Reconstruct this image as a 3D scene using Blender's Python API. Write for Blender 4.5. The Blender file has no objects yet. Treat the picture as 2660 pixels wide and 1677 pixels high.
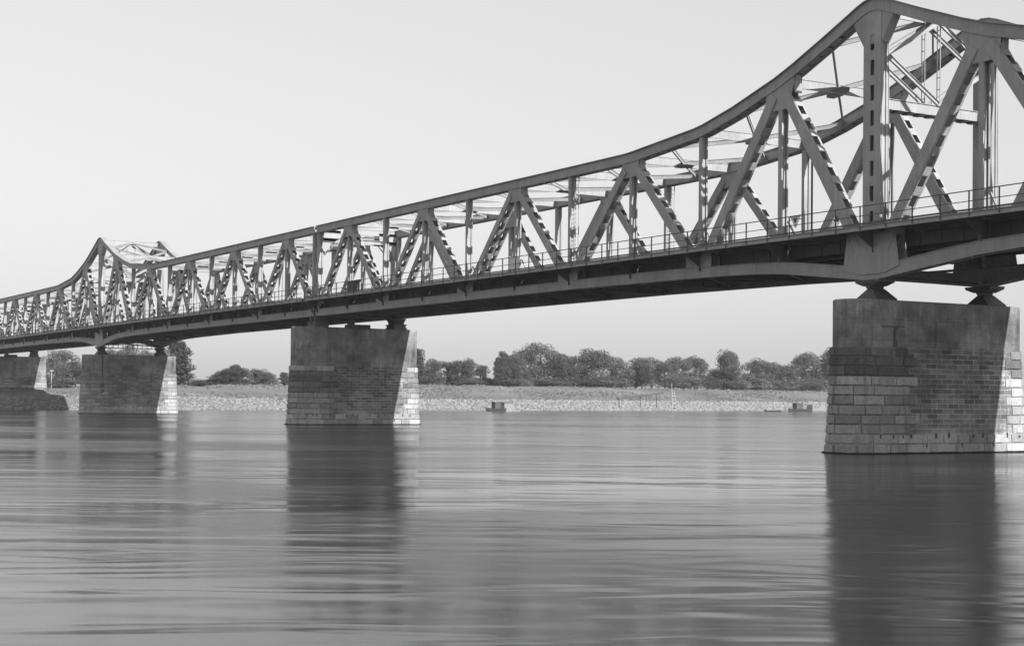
import bpy, math, random
from mathutils import Vector, Matrix, noise
R = math.radians
scene = bpy.context.scene
COL = scene.collection

# ------------------------------------------------------------------ camera
cam = bpy.data.cameras.new("camera")
cam_o = bpy.data.objects.new("camera", cam)
COL.objects.link(cam_o)
scene.camera = cam_o
yaw, pitch, roll = R(149.647), R(0.678), R(0.546)
F = Vector((math.cos(yaw)*math.cos(pitch), math.sin(yaw)*math.cos(pitch), math.sin(pitch)))
Rt = Vector((math.sin(yaw), -math.cos(yaw), 0.0))
Up = Rt.cross(F)
R2 = Rt*math.cos(roll) + Up*math.sin(roll)
U2 = -Rt*math.sin(roll) + Up*math.cos(roll)
cam_o.matrix_world = Matrix((
    (R2.x, U2.x, -F.x, 64.537),
    (R2.y, U2.y, -F.y, -62.276),
    (R2.z, U2.z, -F.z, 2.98),
    (0, 0, 0, 1)))
cam.sensor_fit = 'HORIZONTAL'
cam.sensor_width = 36.0
cam.lens = 36.0*3963.66/2660.0
cam.shift_x = (1330-1314.1)/2660.0
cam.shift_y = (984.2-838.5)/2660.0
cam.clip_start = 0.5
cam.clip_end = 9000

# ------------------------------------------------------------------ sky, sun, exposure
SUN = Vector((1.72, 0.21, 1.0)).normalized()
SUN_EL = math.asin(SUN.z)
SUN_AZ = math.atan2(SUN.x, SUN.y)          # clockwise from +Y
world = bpy.data.worlds.new("World")
scene.world = world
world.use_nodes = True
wn = world.node_tree
bg = wn.nodes['Background']
sky = wn.nodes.new('ShaderNodeTexSky')
sky.sky_type = 'NISHITA'
sky.sun_disc = False
sky.sun_elevation = SUN_EL
sky.sun_rotation = SUN_AZ
sky.dust_density = 1.0
sep = wn.nodes.new('ShaderNodeSeparateColor')   # blue-sensitive plate: the black and white picture sees the blue of the sky
wn.links.new(sky.outputs[0], sep.inputs[0])
soft = wn.nodes.new('ShaderNodeMath')           # tone curve evens the sky out and lifts its fill
soft.operation = 'POWER'
soft.inputs[1].default_value = 0.44
wn.links.new(sep.outputs[2], soft.inputs[0])
wn.links.new(soft.outputs[0], bg.inputs[0])
bg.inputs[1].default_value = 0.120
sl = bpy.data.lights.new("sun", 'SUN')
sl.energy = 2.5
sl.angle = R(0.5)
sl.color = (1.0, 1.0, 1.0)
sun_o = bpy.data.objects.new("sun", sl)
COL.objects.link(sun_o)
sun_o.rotation_euler = (-SUN).to_track_quat('-Z', 'Y').to_euler()
vs = scene.view_settings
vs.view_transform = 'Standard'
vs.look = 'None'
vs.gamma = 1
vs.exposure = 1.62
scene.display_settings.display_device = 'sRGB'

# ------------------------------------------------------------------ materials (a black and white place: every colour is a grey)
def newmat(name):
    m = bpy.data.materials.new(name)
    m.use_nodes = True
    nt = m.node_tree
    return m, nt, nt.nodes['Principled BSDF']

def N(nt, kind, **kw):
    n = nt.nodes.new(kind)
    for k, v in kw.items():
        if k in n.inputs.keys() if hasattr(n.inputs, 'keys') else False:
            n.inputs[k].default_value = v
        else:
            setattr(n, k, v)
    return n

def ramp(nt, fac, stops):
    r = nt.nodes.new('ShaderNodeValToRGB')
    els = r.color_ramp.elements
    while len(els) > 1:
        els.remove(els[-1])
    els[0].position = stops[0][0]
    els[0].color = (stops[0][1],)*3 + (1,)
    for p, v in stops[1:]:
        e = els.new(p)
        e.color = (v,)*3 + (1,)
    nt.links.new(fac, r.inputs[0])
    return r.outputs[0]

def math_node(nt, op, a, b=None, clamp=False):
    n = nt.nodes.new('ShaderNodeMath')
    n.operation = op
    n.use_clamp = clamp
    for i, v in enumerate((a, b)):
        if v is None:
            continue
        if isinstance(v, (int, float)):
            n.inputs[i].default_value = v
        else:
            nt.links.new(v, n.inputs[i])
    return n.outputs[0]

def mapping(nt, scale, src='Object', rot=(0, 0, 0)):
    tc = nt.nodes.new('ShaderNodeTexCoord')
    mp = nt.nodes.new('ShaderNodeMapping')
    mp.inputs['Scale'].default_value = scale
    mp.inputs['Rotation'].default_value = rot
    nt.links.new(tc.outputs[src], mp.inputs[0])
    return mp.outputs[0]

def noise_tex(nt, vec, scale, detail=4, rough=0.55):
    n = nt.nodes.new('ShaderNodeTexNoise')
    n.inputs['Scale'].default_value = scale
    n.inputs['Detail'].default_value = detail
    n.inputs['Roughness'].default_value = rough
    nt.links.new(vec, n.inputs['Vector'])
    return n.outputs[0]

def simple(name, lo, hi, scale=3.0, rough=0.7, vec_scale=(1, 1, 1), bump=0.0, bscale=30, src='Object'):
    m, nt, b = newmat(name)
    v = mapping(nt, vec_scale, src)
    n = noise_tex(nt, v, scale, 5, 0.6)
    nt.links.new(ramp(nt, n, [(0.3, lo), (0.7, hi)]), b.inputs['Base Color'])
    b.inputs['Roughness'].default_value = rough
    if bump:
        bn = nt.nodes.new('ShaderNodeBump')
        bn.inputs['Strength'].default_value = bump
        bn.inputs['Distance'].default_value = 0.02
        nt.links.new(noise_tex(nt, v, bscale, 3), bn.inputs['Height'])
        nt.links.new(bn.outputs[0], b.inputs['Normal'])
    return m

def steel_mat(name, base, streak=0.32):
    """riveted steel painted grey: soft mottling, vertical rain streaks, rows of rivet heads"""
    m, nt, b = newmat(name)
    v1 = mapping(nt, (0.5, 0.5, 0.5))
    n1 = noise_tex(nt, v1, 1.0, 5, 0.6)
    v2 = mapping(nt, (5.0, 5.0, 0.35))
    n2 = noise_tex(nt, v2, 1.0, 4, 0.6)
    mix = math_node(nt, 'ADD', math_node(nt, 'MULTIPLY', n1, 0.6), math_node(nt, 'MULTIPLY', n2, 0.4))
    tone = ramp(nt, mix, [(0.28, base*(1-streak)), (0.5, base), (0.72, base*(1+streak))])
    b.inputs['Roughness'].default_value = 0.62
    vr = mapping(nt, (7.0, 7.0, 7.0))
    vo = nt.nodes.new('ShaderNodeTexVoronoi')
    vo.inputs['Scale'].default_value = 1.0
    vo.inputs['Randomness'].default_value = 0.0
    nt.links.new(vr, vo.inputs['Vector'])
    h = ramp(nt, vo.outputs['Distance'], [(0.0, 1.0), (0.22, 0.85), (0.3, 0.0)])
    bn = nt.nodes.new('ShaderNodeBump')
    bn.inputs['Strength'].default_value = 0.5
    bn.inputs['Distance'].default_value = 0.02
    mm = nt.nodes.new('ShaderNodeMix'); mm.data_type = 'RGBA'; mm.blend_type = 'MULTIPLY'; mm.inputs[0].default_value = 1
    nt.links.new(tone, mm.inputs[6])
    nt.links.new(ramp(nt, vo.outputs['Distance'], [(0.0, 0.80), (0.22, 0.86), (0.32, 1.03)]), mm.inputs[7])   # bare, darker rivet heads
    nt.links.new(mm.outputs[2], b.inputs['Base Color'])
    nt.links.new(h, bn.inputs['Height'])
    nt.links.new(bn.outputs[0], b.inputs['Normal'])
    return m

M_STEEL = steel_mat("grey_painted_steel", 0.295)
M_STEEL_DK = steel_mat("shaded_underside_steel", 0.07)  # grey steel in a darker tone, with the under-deck shade put into the colour
M_RAIL = simple("dark_railing_steel", 0.06, 0.10, 4)
M_DECK = simple("weathered_planking", 0.09, 0.16, 4)
M_WHITE = simple("white_sign_paint", 0.62, 0.78, 3)
M_BLACK = simple("dark_sign_paint", 0.05, 0.08, 3)
M_BOAT = simple("tarred_hull", 0.025, 0.05, 6)
M_CABIN = simple("dark_cabin_boards", 0.05, 0.09, 8)
M_PALE = simple("pale_boards", 0.42, 0.6, 5)
M_SHED = simple("weathered_pale_boards", 0.17, 0.26, 5)
M_GAUGE = simple("weathered_white_paint", 0.33, 0.45, 5)
M_POLE = simple("old_timber_pole", 0.10, 0.18, 5)
M_ROCK = simple("pale_limestone_rubble", 0.17, 0.29, 1.3, 0.9, bump=0.3)
M_BARK = simple("bark", 0.04, 0.07, 5)

def leaf_mat(name, lo, hi):
    m, nt, b = newmat(name)
    v = mapping(nt, (1, 1, 1))
    n = noise_tex(nt, v, 0.9, 3, 0.6)
    nt.links.new(ramp(nt, n, [(0.3, lo), (0.7, hi)]), b.inputs['Base Color'])
    b.inputs['Roughness'].default_value = 0.6
    tr = nt.nodes.new('ShaderNodeBsdfTranslucent')
    nt.links.new(ramp(nt, n, [(0.3, lo*0.9), (0.7, hi*0.9)]), tr.inputs[0])
    mx = nt.nodes.new('ShaderNodeMixShader')
    mx.inputs[0].default_value = 0.4
    b.inputs['Specular IOR Level'].default_value = 0.2
    nt.links.new(b.outputs[0], mx.inputs[1])
    nt.links.new(tr.outputs[0], mx.inputs[2])
    nt.links.new(mx.outputs[0], nt.nodes['Material Output'].inputs[0])
    return m
M_LEAF = [leaf_mat("leaves_mid", 0.095, 0.165), leaf_mat("leaves_dark", 0.065, 0.12), leaf_mat("leaves_pale", 0.13, 0.21)]
M_GRASS = leaf_mat("grass_blades", 0.19, 0.30)

def pier_mat():
    """coursed stone below, smooth rendered cap above; u = metres round the pier, v = height in metres"""
    m, nt, b = newmat("pier_masonry")
    uv = nt.nodes.new('ShaderNodeUVMap')
    sp = nt.nodes.new('ShaderNodeSeparateXYZ')
    nt.links.new(uv.outputs[0], sp.inputs[0])
    br = nt.nodes.new('ShaderNodeTexBrick')
    br.offset = 0.5
    br.inputs['Scale'].default_value = 1.0
    br.inputs['Brick Width'].default_value = 0.86
    br.inputs['Row Height'].default_value = 0.285
    br.inputs['Mortar Size'].default_value = 0.022
    br.inputs['Mortar Smooth'].default_value = 0.3
    br.inputs['Bias'].default_value = 0.0
    br.inputs['Color1'].default_value = (0.085, 0.085, 0.085, 1)
    br.inputs['Color2'].default_value = (0.20, 0.20, 0.20, 1)
    br.inputs['Mortar'].default_value = (0.33, 0.33, 0.33, 1)
    # wobble the courses a little
    nz = noise_tex(nt, uv.outputs[0], 1.7, 2)
    wob = nt.nodes.new('ShaderNodeVectorMath')
    wob.operation = 'MULTIPLY_ADD'
    cx = nt.nodes.new('ShaderNodeCombineXYZ')
    nt.links.new(nz, cx.inputs[0])
    nt.links.new(nz, cx.inputs[1])
    nt.links.new(cx.outputs[0], wob.inputs[0])
    wob.inputs[1].default_value = (0.10, 0.03, 0)
    nt.links.new(uv.outputs[0], wob.inputs[2])
    nt.links.new(wob.outputs[0], br.inputs['Vector'])
    # smooth cap with faint lift lines
    capn = noise_tex(nt, mapping(nt, (1.2, 1.2, 0.5)), 1.0, 6, 0.65)
    cap0 = ramp(nt, capn, [(0.3, 0.14), (0.7, 0.27)])
    lift = math_node(nt, 'ABSOLUTE', math_node(nt, 'SUBTRACT', math_node(nt, 'FRACT', math_node(nt, 'MULTIPLY', sp.outputs[1], 0.86)), 0.5))
    liftr = ramp(nt, lift, [(0.0, 0.72), (0.012, 0.8), (0.03, 1.0)])
    runs = noise_tex(nt, mapping(nt, (3.4, 3.4, 0.22)), 1.0, 5, 0.7)
    runr = ramp(nt, runs, [(0.55, 1.0), (0.66, 1.25), (0.74, 1.7)])
    mA = nt.nodes.new('ShaderNodeMix'); mA.data_type = 'RGBA'; mA.blend_type = 'MULTIPLY'; mA.inputs[0].default_value = 1
    nt.links.new(cap0, mA.inputs[6]); nt.links.new(liftr, mA.inputs[7])
    mB = nt.nodes.new('ShaderNodeMix'); mB.data_type = 'RGBA'; mB.blend_type = 'MULTIPLY'; mB.inputs[0].default_value = 1
    nt.links.new(mA.outputs[2], mB.inputs[6]); nt.links.new(runr, mB.inputs[7])
    cap = mB.outputs[2]
    iscap = math_node(nt, 'GREATER_THAN', sp.outputs[1], 6.02)
    mix = nt.nodes.new('ShaderNodeMix')
    mix.data_type = 'RGBA'
    nt.links.new(iscap, mix.inputs[0])
    nt.links.new(br.outputs['Color'], mix.inputs[6])
    nt.links.new(cap, mix.inputs[7])
    # water-line zone: pale washed stone
    washed = ramp(nt, sp.outputs[1], [(0.0, 1.0), (1.0, 0.0)])
    low = math_node(nt, 'SUBTRACT', 1.7, sp.outputs[1], True)
    low = math_node(nt, 'MULTIPLY', low, 0.5, True)
    mix2 = nt.nodes.new('ShaderNodeMix')
    mix2.data_type = 'RGBA'
    nt.links.new(low, mix2.inputs[0])
    nt.links.new(mix.outputs[2], mix2.inputs[6])
    mix2.inputs[7].default_value = (0.36, 0.36, 0.36, 1)
    # soot and run-off streaks
    vs_ = mapping(nt, (1.6, 1.6, 0.13))
    st = noise_tex(nt, vs_, 1.0, 6, 0.7)
    streak = ramp(nt, st, [(0.30, 0.42), (0.44, 0.95), (0.58, 1.0), (0.66, 1.5), (0.74, 2.0)])
    big = noise_tex(nt, mapping(nt, (0.28, 0.28, 0.4)), 1.0, 4, 0.6)
    bigr = ramp(nt, big, [(0.36, 0.5), (0.5, 0.95), (0.62, 1.35)])
    fine = noise_tex(nt, mapping(nt, (6, 6, 6)), 1.0, 5, 0.7)
    finer = ramp(nt, fine, [(0.3, 0.8), (0.7, 1.2)])
    def mul(a, c):
        n = nt.nodes.new('ShaderNodeMix')
        n.data_type = 'RGBA'
        n.blend_type = 'MULTIPLY'
        n.inputs[0].default_value = 1.0
        nt.links.new(a, n.inputs[6])
        nt.links.new(c, n.inputs[7])
        return n.outputs[2]
    c = mul(mul(mul(mix2.outputs[2], streak), bigr), finer)
    nt.links.new(c, b.inputs['Base Color'])
    b.inputs['Roughness'].default_value = 0.9
    bn = nt.nodes.new('ShaderNodeBump')
    bn.inputs['Strength'].default_value = 0.5
    bn.inputs['Distance'].default_value = 0.05
    hh = math_node(nt, 'MULTIPLY', math_node(nt, 'SUBTRACT', 1.0, br.outputs['Fac']), math_node(nt, 'SUBTRACT', 1.0, iscap))
    hh = math_node(nt, 'ADD', hh, math_node(nt, 'MULTIPLY', fine, 0.5))
    nt.links.new(hh, bn.inputs['Height'])
    nt.links.new(bn.outputs[0], b.inputs['Normal'])
    return m
M_PIER = pier_mat()

def quoin_mat():
    m, nt, b = newmat("rusticated_block_stone")
    at = nt.nodes.new('ShaderNodeAttribute')
    at.attribute_name = "tone"
    v = mapping(nt, (1, 1, 1))
    fine = noise_tex(nt, v, 5.0, 6, 0.7)
    f = ramp(nt, fine, [(0.3, 0.75), (0.7, 1.2)])
    st = noise_tex(nt, mapping(nt, (1.8, 1.8, 0.16)), 1.0, 5, 0.7)
    s = ramp(nt, st, [(0.32, 0.5), (0.45, 0.95), (0.6, 1.05), (0.7, 1.5)])
    a = nt.nodes.new('ShaderNodeMix'); a.data_type = 'RGBA'; a.blend_type = 'MULTIPLY'; a.inputs[0].default_value = 1
    nt.links.new(at.outputs['Color'], a.inputs[6]); nt.links.new(f, a.inputs[7])
    c = nt.nodes.new('ShaderNodeMix'); c.data_type = 'RGBA'; c.blend_type = 'MULTIPLY'; c.inputs[0].default_value = 1
    nt.links.new(a.outputs[2], c.inputs[6]); nt.links.new(s, c.inputs[7])
    nt.links.new(c.outputs[2], b.inputs['Base Color'])
    b.inputs['Roughness'].default_value = 0.92
    bn = nt.nodes.new('ShaderNodeBump')
    bn.inputs['Strength'].default_value = 0.8
    bn.inputs['Distance'].default_value = 0.05
    nt.links.new(fine, bn.inputs['Height'])
    nt.links.new(bn.outputs[0], b.inputs['Normal'])
    return m
M_QUOIN = quoin_mat()

def ground_mat():
    m, nt, b = newmat("dry_meadow_ground")
    v = mapping(nt, (1, 1, 1))
    n1 = noise_tex(nt, v, 0.09, 6, 0.65)
    n2 = noise_tex(nt, v, 1.3, 5, 0.7)
    s = math_node(nt, 'ADD', math_node(nt, 'MULTIPLY', n1, 0.6), math_node(nt, 'MULTIPLY', n2, 0.4))
    nt.links.new(ramp(nt, s, [(0.38, 0.10), (0.5, 0.14), (0.57, 0.17), (0.63, 0.27)]), b.inputs['Base Color'])
    b.inputs['Roughness'].default_value = 0.95
    bn = nt.nodes.new('ShaderNodeBump')
    bn.inputs['Strength'].default_value = 0.7
    bn.inputs['Distance'].default_value = 0.15
    nt.links.new(n2, bn.inputs['Height'])
    nt.links.new(bn.outputs[0], b.inputs['Normal'])
    return m
M_GROUND = ground_mat()

def water_mat():
    m, nt, b = newmat("river_water")
    b.inputs['Base Color'].default_value = (0.015, 0.015, 0.015, 1)
    b.inputs['IOR'].default_value = 1.52
    b.inputs['Roughness'].default_value = 0.10
    def drawn(along, across, deg):
        tc = nt.nodes.new('ShaderNodeTexCoord')
        mp = nt.nodes.new('ShaderNodeMapping')
        mp.vector_type = 'TEXTURE'
        mp.inputs['Scale'].default_value = (along, across, 1)
        mp.inputs['Rotation'].default_value = (0, 0, R(deg))
        nt.links.new(tc.outputs['Object'], mp.inputs[0])
        return mp.outputs[0]
    # slow swells and slicks drawn out by the current, finer ripple on top
    def rip(along, across, deg, det, dist):
        o = noise_tex(nt, drawn(along, across, deg), 1.0, det, 0.5)
        o.node.inputs['Distortion'].default_value = dist
        return o
    nB = rip(12, 4.2, 62, 2, 0.7)
    nP = rip(38, 14.0, 66, 4, 0.5)
    nA = rip(5.5, 2.1, 60, 2, 1.0)
    nC = rip(1.3, 0.5, 61, 2, 0.4)
    ruff = ramp(nt, nP, [(0.40, 0.22), (0.5, 0.6), (0.60, 1.1)])
    h = math_node(nt, 'ADD', math_node(nt, 'MULTIPLY', nA, 0.075), math_node(nt, 'MULTIPLY', nC, 0.0035))
    h = math_node(nt, 'MULTIPLY', h, ruff)
    h = math_node(nt, 'ADD', h, math_node(nt, 'MULTIPLY', nB, 0.115))
    bn = nt.nodes.new('ShaderNodeBump')
    bn.inputs['Strength'].default_value = 1.0
    bn.inputs['Distance'].default_value = 1.0
    nt.links.new(h, bn.inputs['Height'])
    nt.links.new(bn.outputs[0], b.inputs['Normal'])
    nt.links.new(ramp(nt, nP, [(0.38, 0.10), (0.62, 0.22)]), b.inputs['Roughness'])
    return m
M_WATER = water_mat()

# ------------------------------------------------------------------ object helpers
def tag(o, label=None, cat=None, group=None, kind=None):
    if label: o['label'] = label
    if cat: o['category'] = cat
    if group: o['group'] = group
    if kind: o['kind'] = kind
    return o

def thing(name, label, cat, loc=(0, 0, 0), group=None):
    o = bpy.data.objects.new(name, None)
    COL.objects.link(o)
    o.location = loc
    o.empty_display_size = 0.5
    return tag(o, label, cat, group)

class MB:
    def __init__(s):
        s.v = []; s.f = []
    def box(s, c, d):
        x, y, z = c; a, b, e = d[0]/2, d[1]/2, d[2]/2
        return s.hexa([(x-a, y-b, z-e), (x+a, y-b, z-e), (x+a, y+b, z-e), (x-a, y+b, z-e),
                       (x-a, y-b, z+e), (x+a, y-b, z+e), (x+a, y+b, z+e), (x-a, y+b, z+e)])
    def hexa(s, p):
        n = len(s.v); s.v += [tuple(q) for q in p]
        s.f += [(n, n+3, n+2, n+1), (n+4, n+5, n+6, n+7), (n, n+1, n+5, n+4), (n+1, n+2, n+6, n+5), (n+2, n+3, n+7, n+6), (n+3, n, n+4, n+7)]
        return s
    def bar(s, p0, p1, w, h, side=(0, 1, 0), off=(0, 0)):
        """box from p0 to p1; w is its size along `side`, h its size across both; off shifts it (side, normal)"""
        p0 = Vector(p0); p1 = Vector(p1); d = (p1-p0).normalized()
        sd = Vector(side); sd = (sd - d*sd.dot(d)).normalized(); n = sd.cross(d)
        o = sd*off[0] + n*off[1]
        q = []
        for p in (p0+o, p1+o):
            for a, b in ((-1, -1), (1, -1), (1, 1), (-1, 1)):
                q.append(p + sd*(a*w/2) + n*(b*h/2))
        return s.hexa(q)
    def ibeam(s, p0, p1, depth, fl, t=0.03, side=(0, 1, 0), web=None):
        """depth is measured across `side`; flanges are fl wide along side"""
        web = web or t
        s.bar(p0, p1, web, depth-2*t, side)
        s.bar(p0, p1, fl, t, side, (0, depth/2-t/2))
        s.bar(p0, p1, fl, t, side, (0, -depth/2+t/2))
        return s
    def prism(s, poly, y0, y1):
        """outline in (x,z) made solid from y0 to y1"""
        n = len(s.v); k = len(poly)
        s.v += [(x, y0, z) for x, z in poly] + [(x, y1, z) for x, z in poly]
        s.f.append(tuple(range(n, n+k))); s.f.append(tuple(range(n+2*k-1, n+k-1, -1)))
        for i in range(k):
            j = (i+1) % k
            s.f.append((n+i, n+k+i, n+k+j, n+j))
        return s
    def prism_x(s, poly, x0, x1):
        """outline in (y,z) made solid from x0 to x1"""
        n = len(s.v); k = len(poly)
        s.v += [(x0, y, z) for y, z in poly] + [(x1, y, z) for y, z in poly]
        s.f.append(tuple(range(n, n+k))); s.f.append(tuple(range(n+2*k-1, n+k-1, -1)))
        for i in range(k):
            j = (i+1) % k
            s.f.append((n+i, n+k+i, n+k+j, n+j))
        return s
    def tube(s, p0, p1, r0, r1=None, k=8):
        r1 = r0 if r1 is None else r1
        p0 = Vector(p0); p1 = Vector(p1); d = (p1-p0).normalized()
        a = d.orthogonal().normalized(); b = d.cross(a)
        n = len(s.v)
        for p, r in ((p0, r0), (p1, r1)):
            for i in range(k):
                t = 2*math.pi*i/k
                s.v.append(tuple(p + a*(r*math.cos(t)) + b*(r*math.sin(t))))
        for i in range(k):
            j = (i+1) % k
            s.f.append((n+i, n+j, n+k+j, n+k+i))
        s.f.append(tuple(range(n+k-1, n-1, -1))); s.f.append(tuple(range(n+k, n+2*k)))
        return s
    def strip(s, top, bot, y0, y1):
        """a long member whose side outline runs between two polylines top/bot of (x,z), solid from y0 to y1"""
        for i in range(len(top)-1):
            a, b, c, d = top[i], top[i+1], bot[i+1], bot[i]
            s.hexa([(d[0], y0, d[1]), (c[0], y0, c[1]), (c[0], y1, c[1]), (d[0], y1, d[1]),
                    (a[0], y0, a[1]), (b[0], y0, b[1]), (b[0], y1, b[1]), (a[0], y1, a[1])])
        return s
    def build(s, name, mat, parent=None, loc=None, fix=True):
        me = bpy.data.meshes.new(name)
        me.from_pydata(s.v, [], s.f)
        me.materials.append(mat)
        if fix:
            import bmesh
            bm = bmesh.new(); bm.from_mesh(me)
            bmesh.ops.recalc_face_normals(bm, faces=bm.faces)
            bm.to_mesh(me); bm.free()
        o = bpy.data.objects.new(name, me)
        COL.objects.link(o)
        if parent: o.parent = parent
        if loc: o.location = loc
        return o

def interp(pts, x):
    x = abs(x)
    for (a, za), (b, zb) in zip(pts, pts[1:]):
        if x <= b:
            return za + (zb-za)*(x-a)/(b-a)
    return pts[-1][1]

# ------------------------------------------------------------------ the bridge
P = 8.0                     # panel length
W = 8.9                     # distance between the two trusses
HW = 0.29                   # half width of a truss
TC = [(0, 25.93), (0.6, 25.86), (1.2, 25.66), (2.05, 25.3), (4.05, 24.47), (6.75, 23.4), (7.6, 23.1), (8.5, 22.79),
      (12.5, 21.69), (15.6, 21.02), (16.6, 20.88), (23.5, 20.33), (24.5, 20.27), (32, 20.25), (80, 20.24)]
BT = [(0, 10.43), (2.5, 10.84), (5.6, 11.2), (8, 11.42), (10.9, 11.53), (17.5, 11.68), (24, 11.73), (80, 11.75)]
BB = [(0, 9.85), (0.5, 9.89), (2, 10.07), (3.9, 10.29), (7.8, 10.72), (10.9, 10.9), (16, 11.0), (32, 11.12), (80, 11.09)]
ztop = lambda x: interp(TC, x)
zbt = lambda x: interp(BT, x)
zbb = lambda x: interp(BB, x)
CD = 0.66
DECK = 12.80                # walkway level
YR = 1.6                    # railing distance outside the truss line

def unit(cx, kmin, kmax, label):
    root = thing("truss_bridge", label, "bridge", (cx, -0.11, 0), "steel truss bridge sections end to end")
    B = lambda mb, name, mat=M_STEEL, par=None: mb.build(name, mat, par or root)
    x0, x1 = kmin*P, kmax*P
    e0 = x0 + (0.28 if kmin == -10 else 0)
    e1 = x1 - (0.28 if kmax == 10 else 0)
    xs = sorted(set([e0, e1] + [s*p[0] for s in (-1, 1) for p in TC if e0 < s*p[0] < e1]))
    xb = sorted(set([e0, e1] + [s*p[0] for s in (-1, 1) for p in BT+BB if e0 < s*p[0] < e1]))
    for yc in (0.0, W):
        # ---- chords
        top = [Vector((x, ztop(x))) for x in xs]
        bot = []
        for i, p in enumerate(top):
            a = top[max(i-1, 0)]; b = top[min(i+1, len(top)-1)]
            t = (b-a).normalized(); n = Vector((t.y, -t.x))
            bot.append(p + n*CD)
        m = MB()
        T = [tuple(p) for p in top]; Q = [tuple(p) for p in bot]
        m.strip(T, Q, yc-HW, yc-HW+0.09)
        m.strip(T, Q, yc+HW-0.09, yc+HW)
        T2 = [(a[0], a[1]+0.045) for a in T]; T1 = [(a[0], a[1]+0.002) for a in T]
        m.strip(T2, T1, yc-HW-0.15, yc+HW+0.15)
        # lower flange lips
        for ys in (yc-HW-0.05, yc+HW-0.11):
            m.strip([(q[0], q[1]+0.03) for q in Q], [(q[0], q[1]-0.0) for q in Q], ys, ys+(0.16 if ys < yc else 0.26))
        # battens closing the open underside, and cross diaphragms
        for i in range(len(Q)-1):
            a, b = Vector(Q[i]), Vector(Q[i+1]); L = (b-a).length; n = max(1, round(L/1.15))
            if L < 1.0: n = 0
            for j in range(n):
                c = a + (b-a)*((j+0.5)/n); d = (b-a).normalized()
                s0 = c - d*0.42; s1 = c + d*0.42
                m.bar((s0.x, yc, s0.y+0.05), (s1.x, yc, s1.y+0.05), 2*HW-0.19, 0.03)
                m.bar((c.x, yc, c.y+0.08), (c.x, yc, c.y+0.5), 2*HW-0.19, 0.03, (0, 1, 0))
        xx = math.ceil(e0/4)*4+1.7
        while xx < e1-1:                       # splice plates on the outer faces
            if abs(xx) > 3:
                for sy in (-1, 1):
                    za_, zb_ = ztop(xx), ztop(xx+0.9)
                    m.hexa([(xx, yc+sy*HW-0.012, za_-CD+0.06), (xx+0.9, yc+sy*HW-0.012, zb_-CD+0.06), (xx+0.9, yc+sy*HW+0.012, zb_-CD+0.06), (xx, yc+sy*HW+0.012, za_-CD+0.06),
                            (xx, yc+sy*HW-0.012, za_-0.05), (xx+0.9, yc+sy*HW-0.012, zb_-0.05), (xx+0.9, yc+sy*HW+0.012, zb_-0.05), (xx, yc+sy*HW+0.012, za_-0.05)])
            xx += 4.0
        B(m, "top_chord")
        m = MB()
        T = [(x, zbt(x)) for x in xb]; Q = [(x, zbb(x)) for x in xb]
        m.strip(T, Q, yc-HW, yc-HW+0.09)
        m.strip(T, Q, yc+HW-0.09, yc+HW)
        for ys in (yc-HW-0.06, yc+HW-0.14):
            m.strip([(q[0], q[1]+0.02) for q in Q], [(q[0], q[1]-0.02) for q in Q], ys, ys+0.2)
            m.strip([(q[0], q[1]+0.03) for q in T], [(q[0], q[1]-0.01) for q in T], ys, ys+0.2)
        n = int((e1-e0)/1.3)
        for j in range(n):
            x = e0 + (j+0.5)*(e1-e0)/n
            m.box((x, yc, zbb(x)+0.035), (0.55, 2*HW-0.2, 0.03))
            m.box((x, yc, (zbb(x)+zbt(x))/2), (0.03, 2*HW-0.19, 0.4))
        B(m, "bottom_chord")
        # ---- posts and hangers
        for k in range(kmin, kmax+1):
            x = k*P
            if k == 0: continue
            if k == -10: x += 0.62
            if k == 10: x -= 0.62
            zt = ztop(x)-0.25; zb = zbt(x)-0.2
            if k % 2: zt = ztop(x) - (1.95 if abs(k) == 1 else 1.5)
            fw = 0.34 if abs(k) == 1 else 0.28
            def hpost(m, z1, z0):
                for s in (-1, 1):
                    m.box((x, yc+s*(HW-0.045), (z1+z0)/2), (fw, 0.04, z1-z0))
                    m.box((x+fw/2-0.03, yc+s*(HW-0.10), (z1+z0)/2), (0.03, 0.07, z1-z0))
                    m.box((x-fw/2+0.03, yc+s*(HW-0.10), (z1+z0)/2), (0.03, 0.07, z1-z0))
                m.box((x, yc, (z1+z0)/2), (0.03, 2*HW-0.13, z1-z0))
                return m
            hpost(MB(), 12.55, zb).build("lower_post", M_STEEL_DK, root)  # post below the deck: walkway shade painted in by the dark steel
            m = hpost(MB(), zt, 12.56)
            B(m, "vertical_post" if k % 2 == 0 else "hanger")
        if kmin <= 0 <= kmax:
            m = MB()
            zt, zb = 25.1, 10.5
            for sx in (-1, 1):
                xc = sx*0.43
                for s in (-1, 1):
                    m.box((xc, yc+s*(HW+0.01), (zt+zb)/2), (0.54, 0.05, zt-zb))
                m.box((xc+sx*0.16, yc, (zt+zb)/2), (0.04, 2*HW-0.1, zt-zb))
                for s in (-1, 1):
                    m.box((xc+sx*0.27-sx*0.03, yc+s*(HW-0.12), (zt+zb)/2), (0.05, 0.14, zt-zb))
                    m.box((xc+sx*0.20, yc+s*0.12, (zt+zb)/2), (0.05, 0.05, zt-zb))
            z = 23.86
            prev = zt
            while z > 11.6:
                for s in (-1, 1):
                    m.box((0, yc+s*(HW+0.01), (prev+z)/2), (0.32, 0.05, prev-z))
                prev = z-0.88
                z -= 1.44
            for s in (-1, 1):
                m.box((0, yc+s*(HW+0.01), (prev+zb)/2), (0.32, 0.05, prev-zb))
            B(m, "tower_post")
            m = MB()
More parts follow.
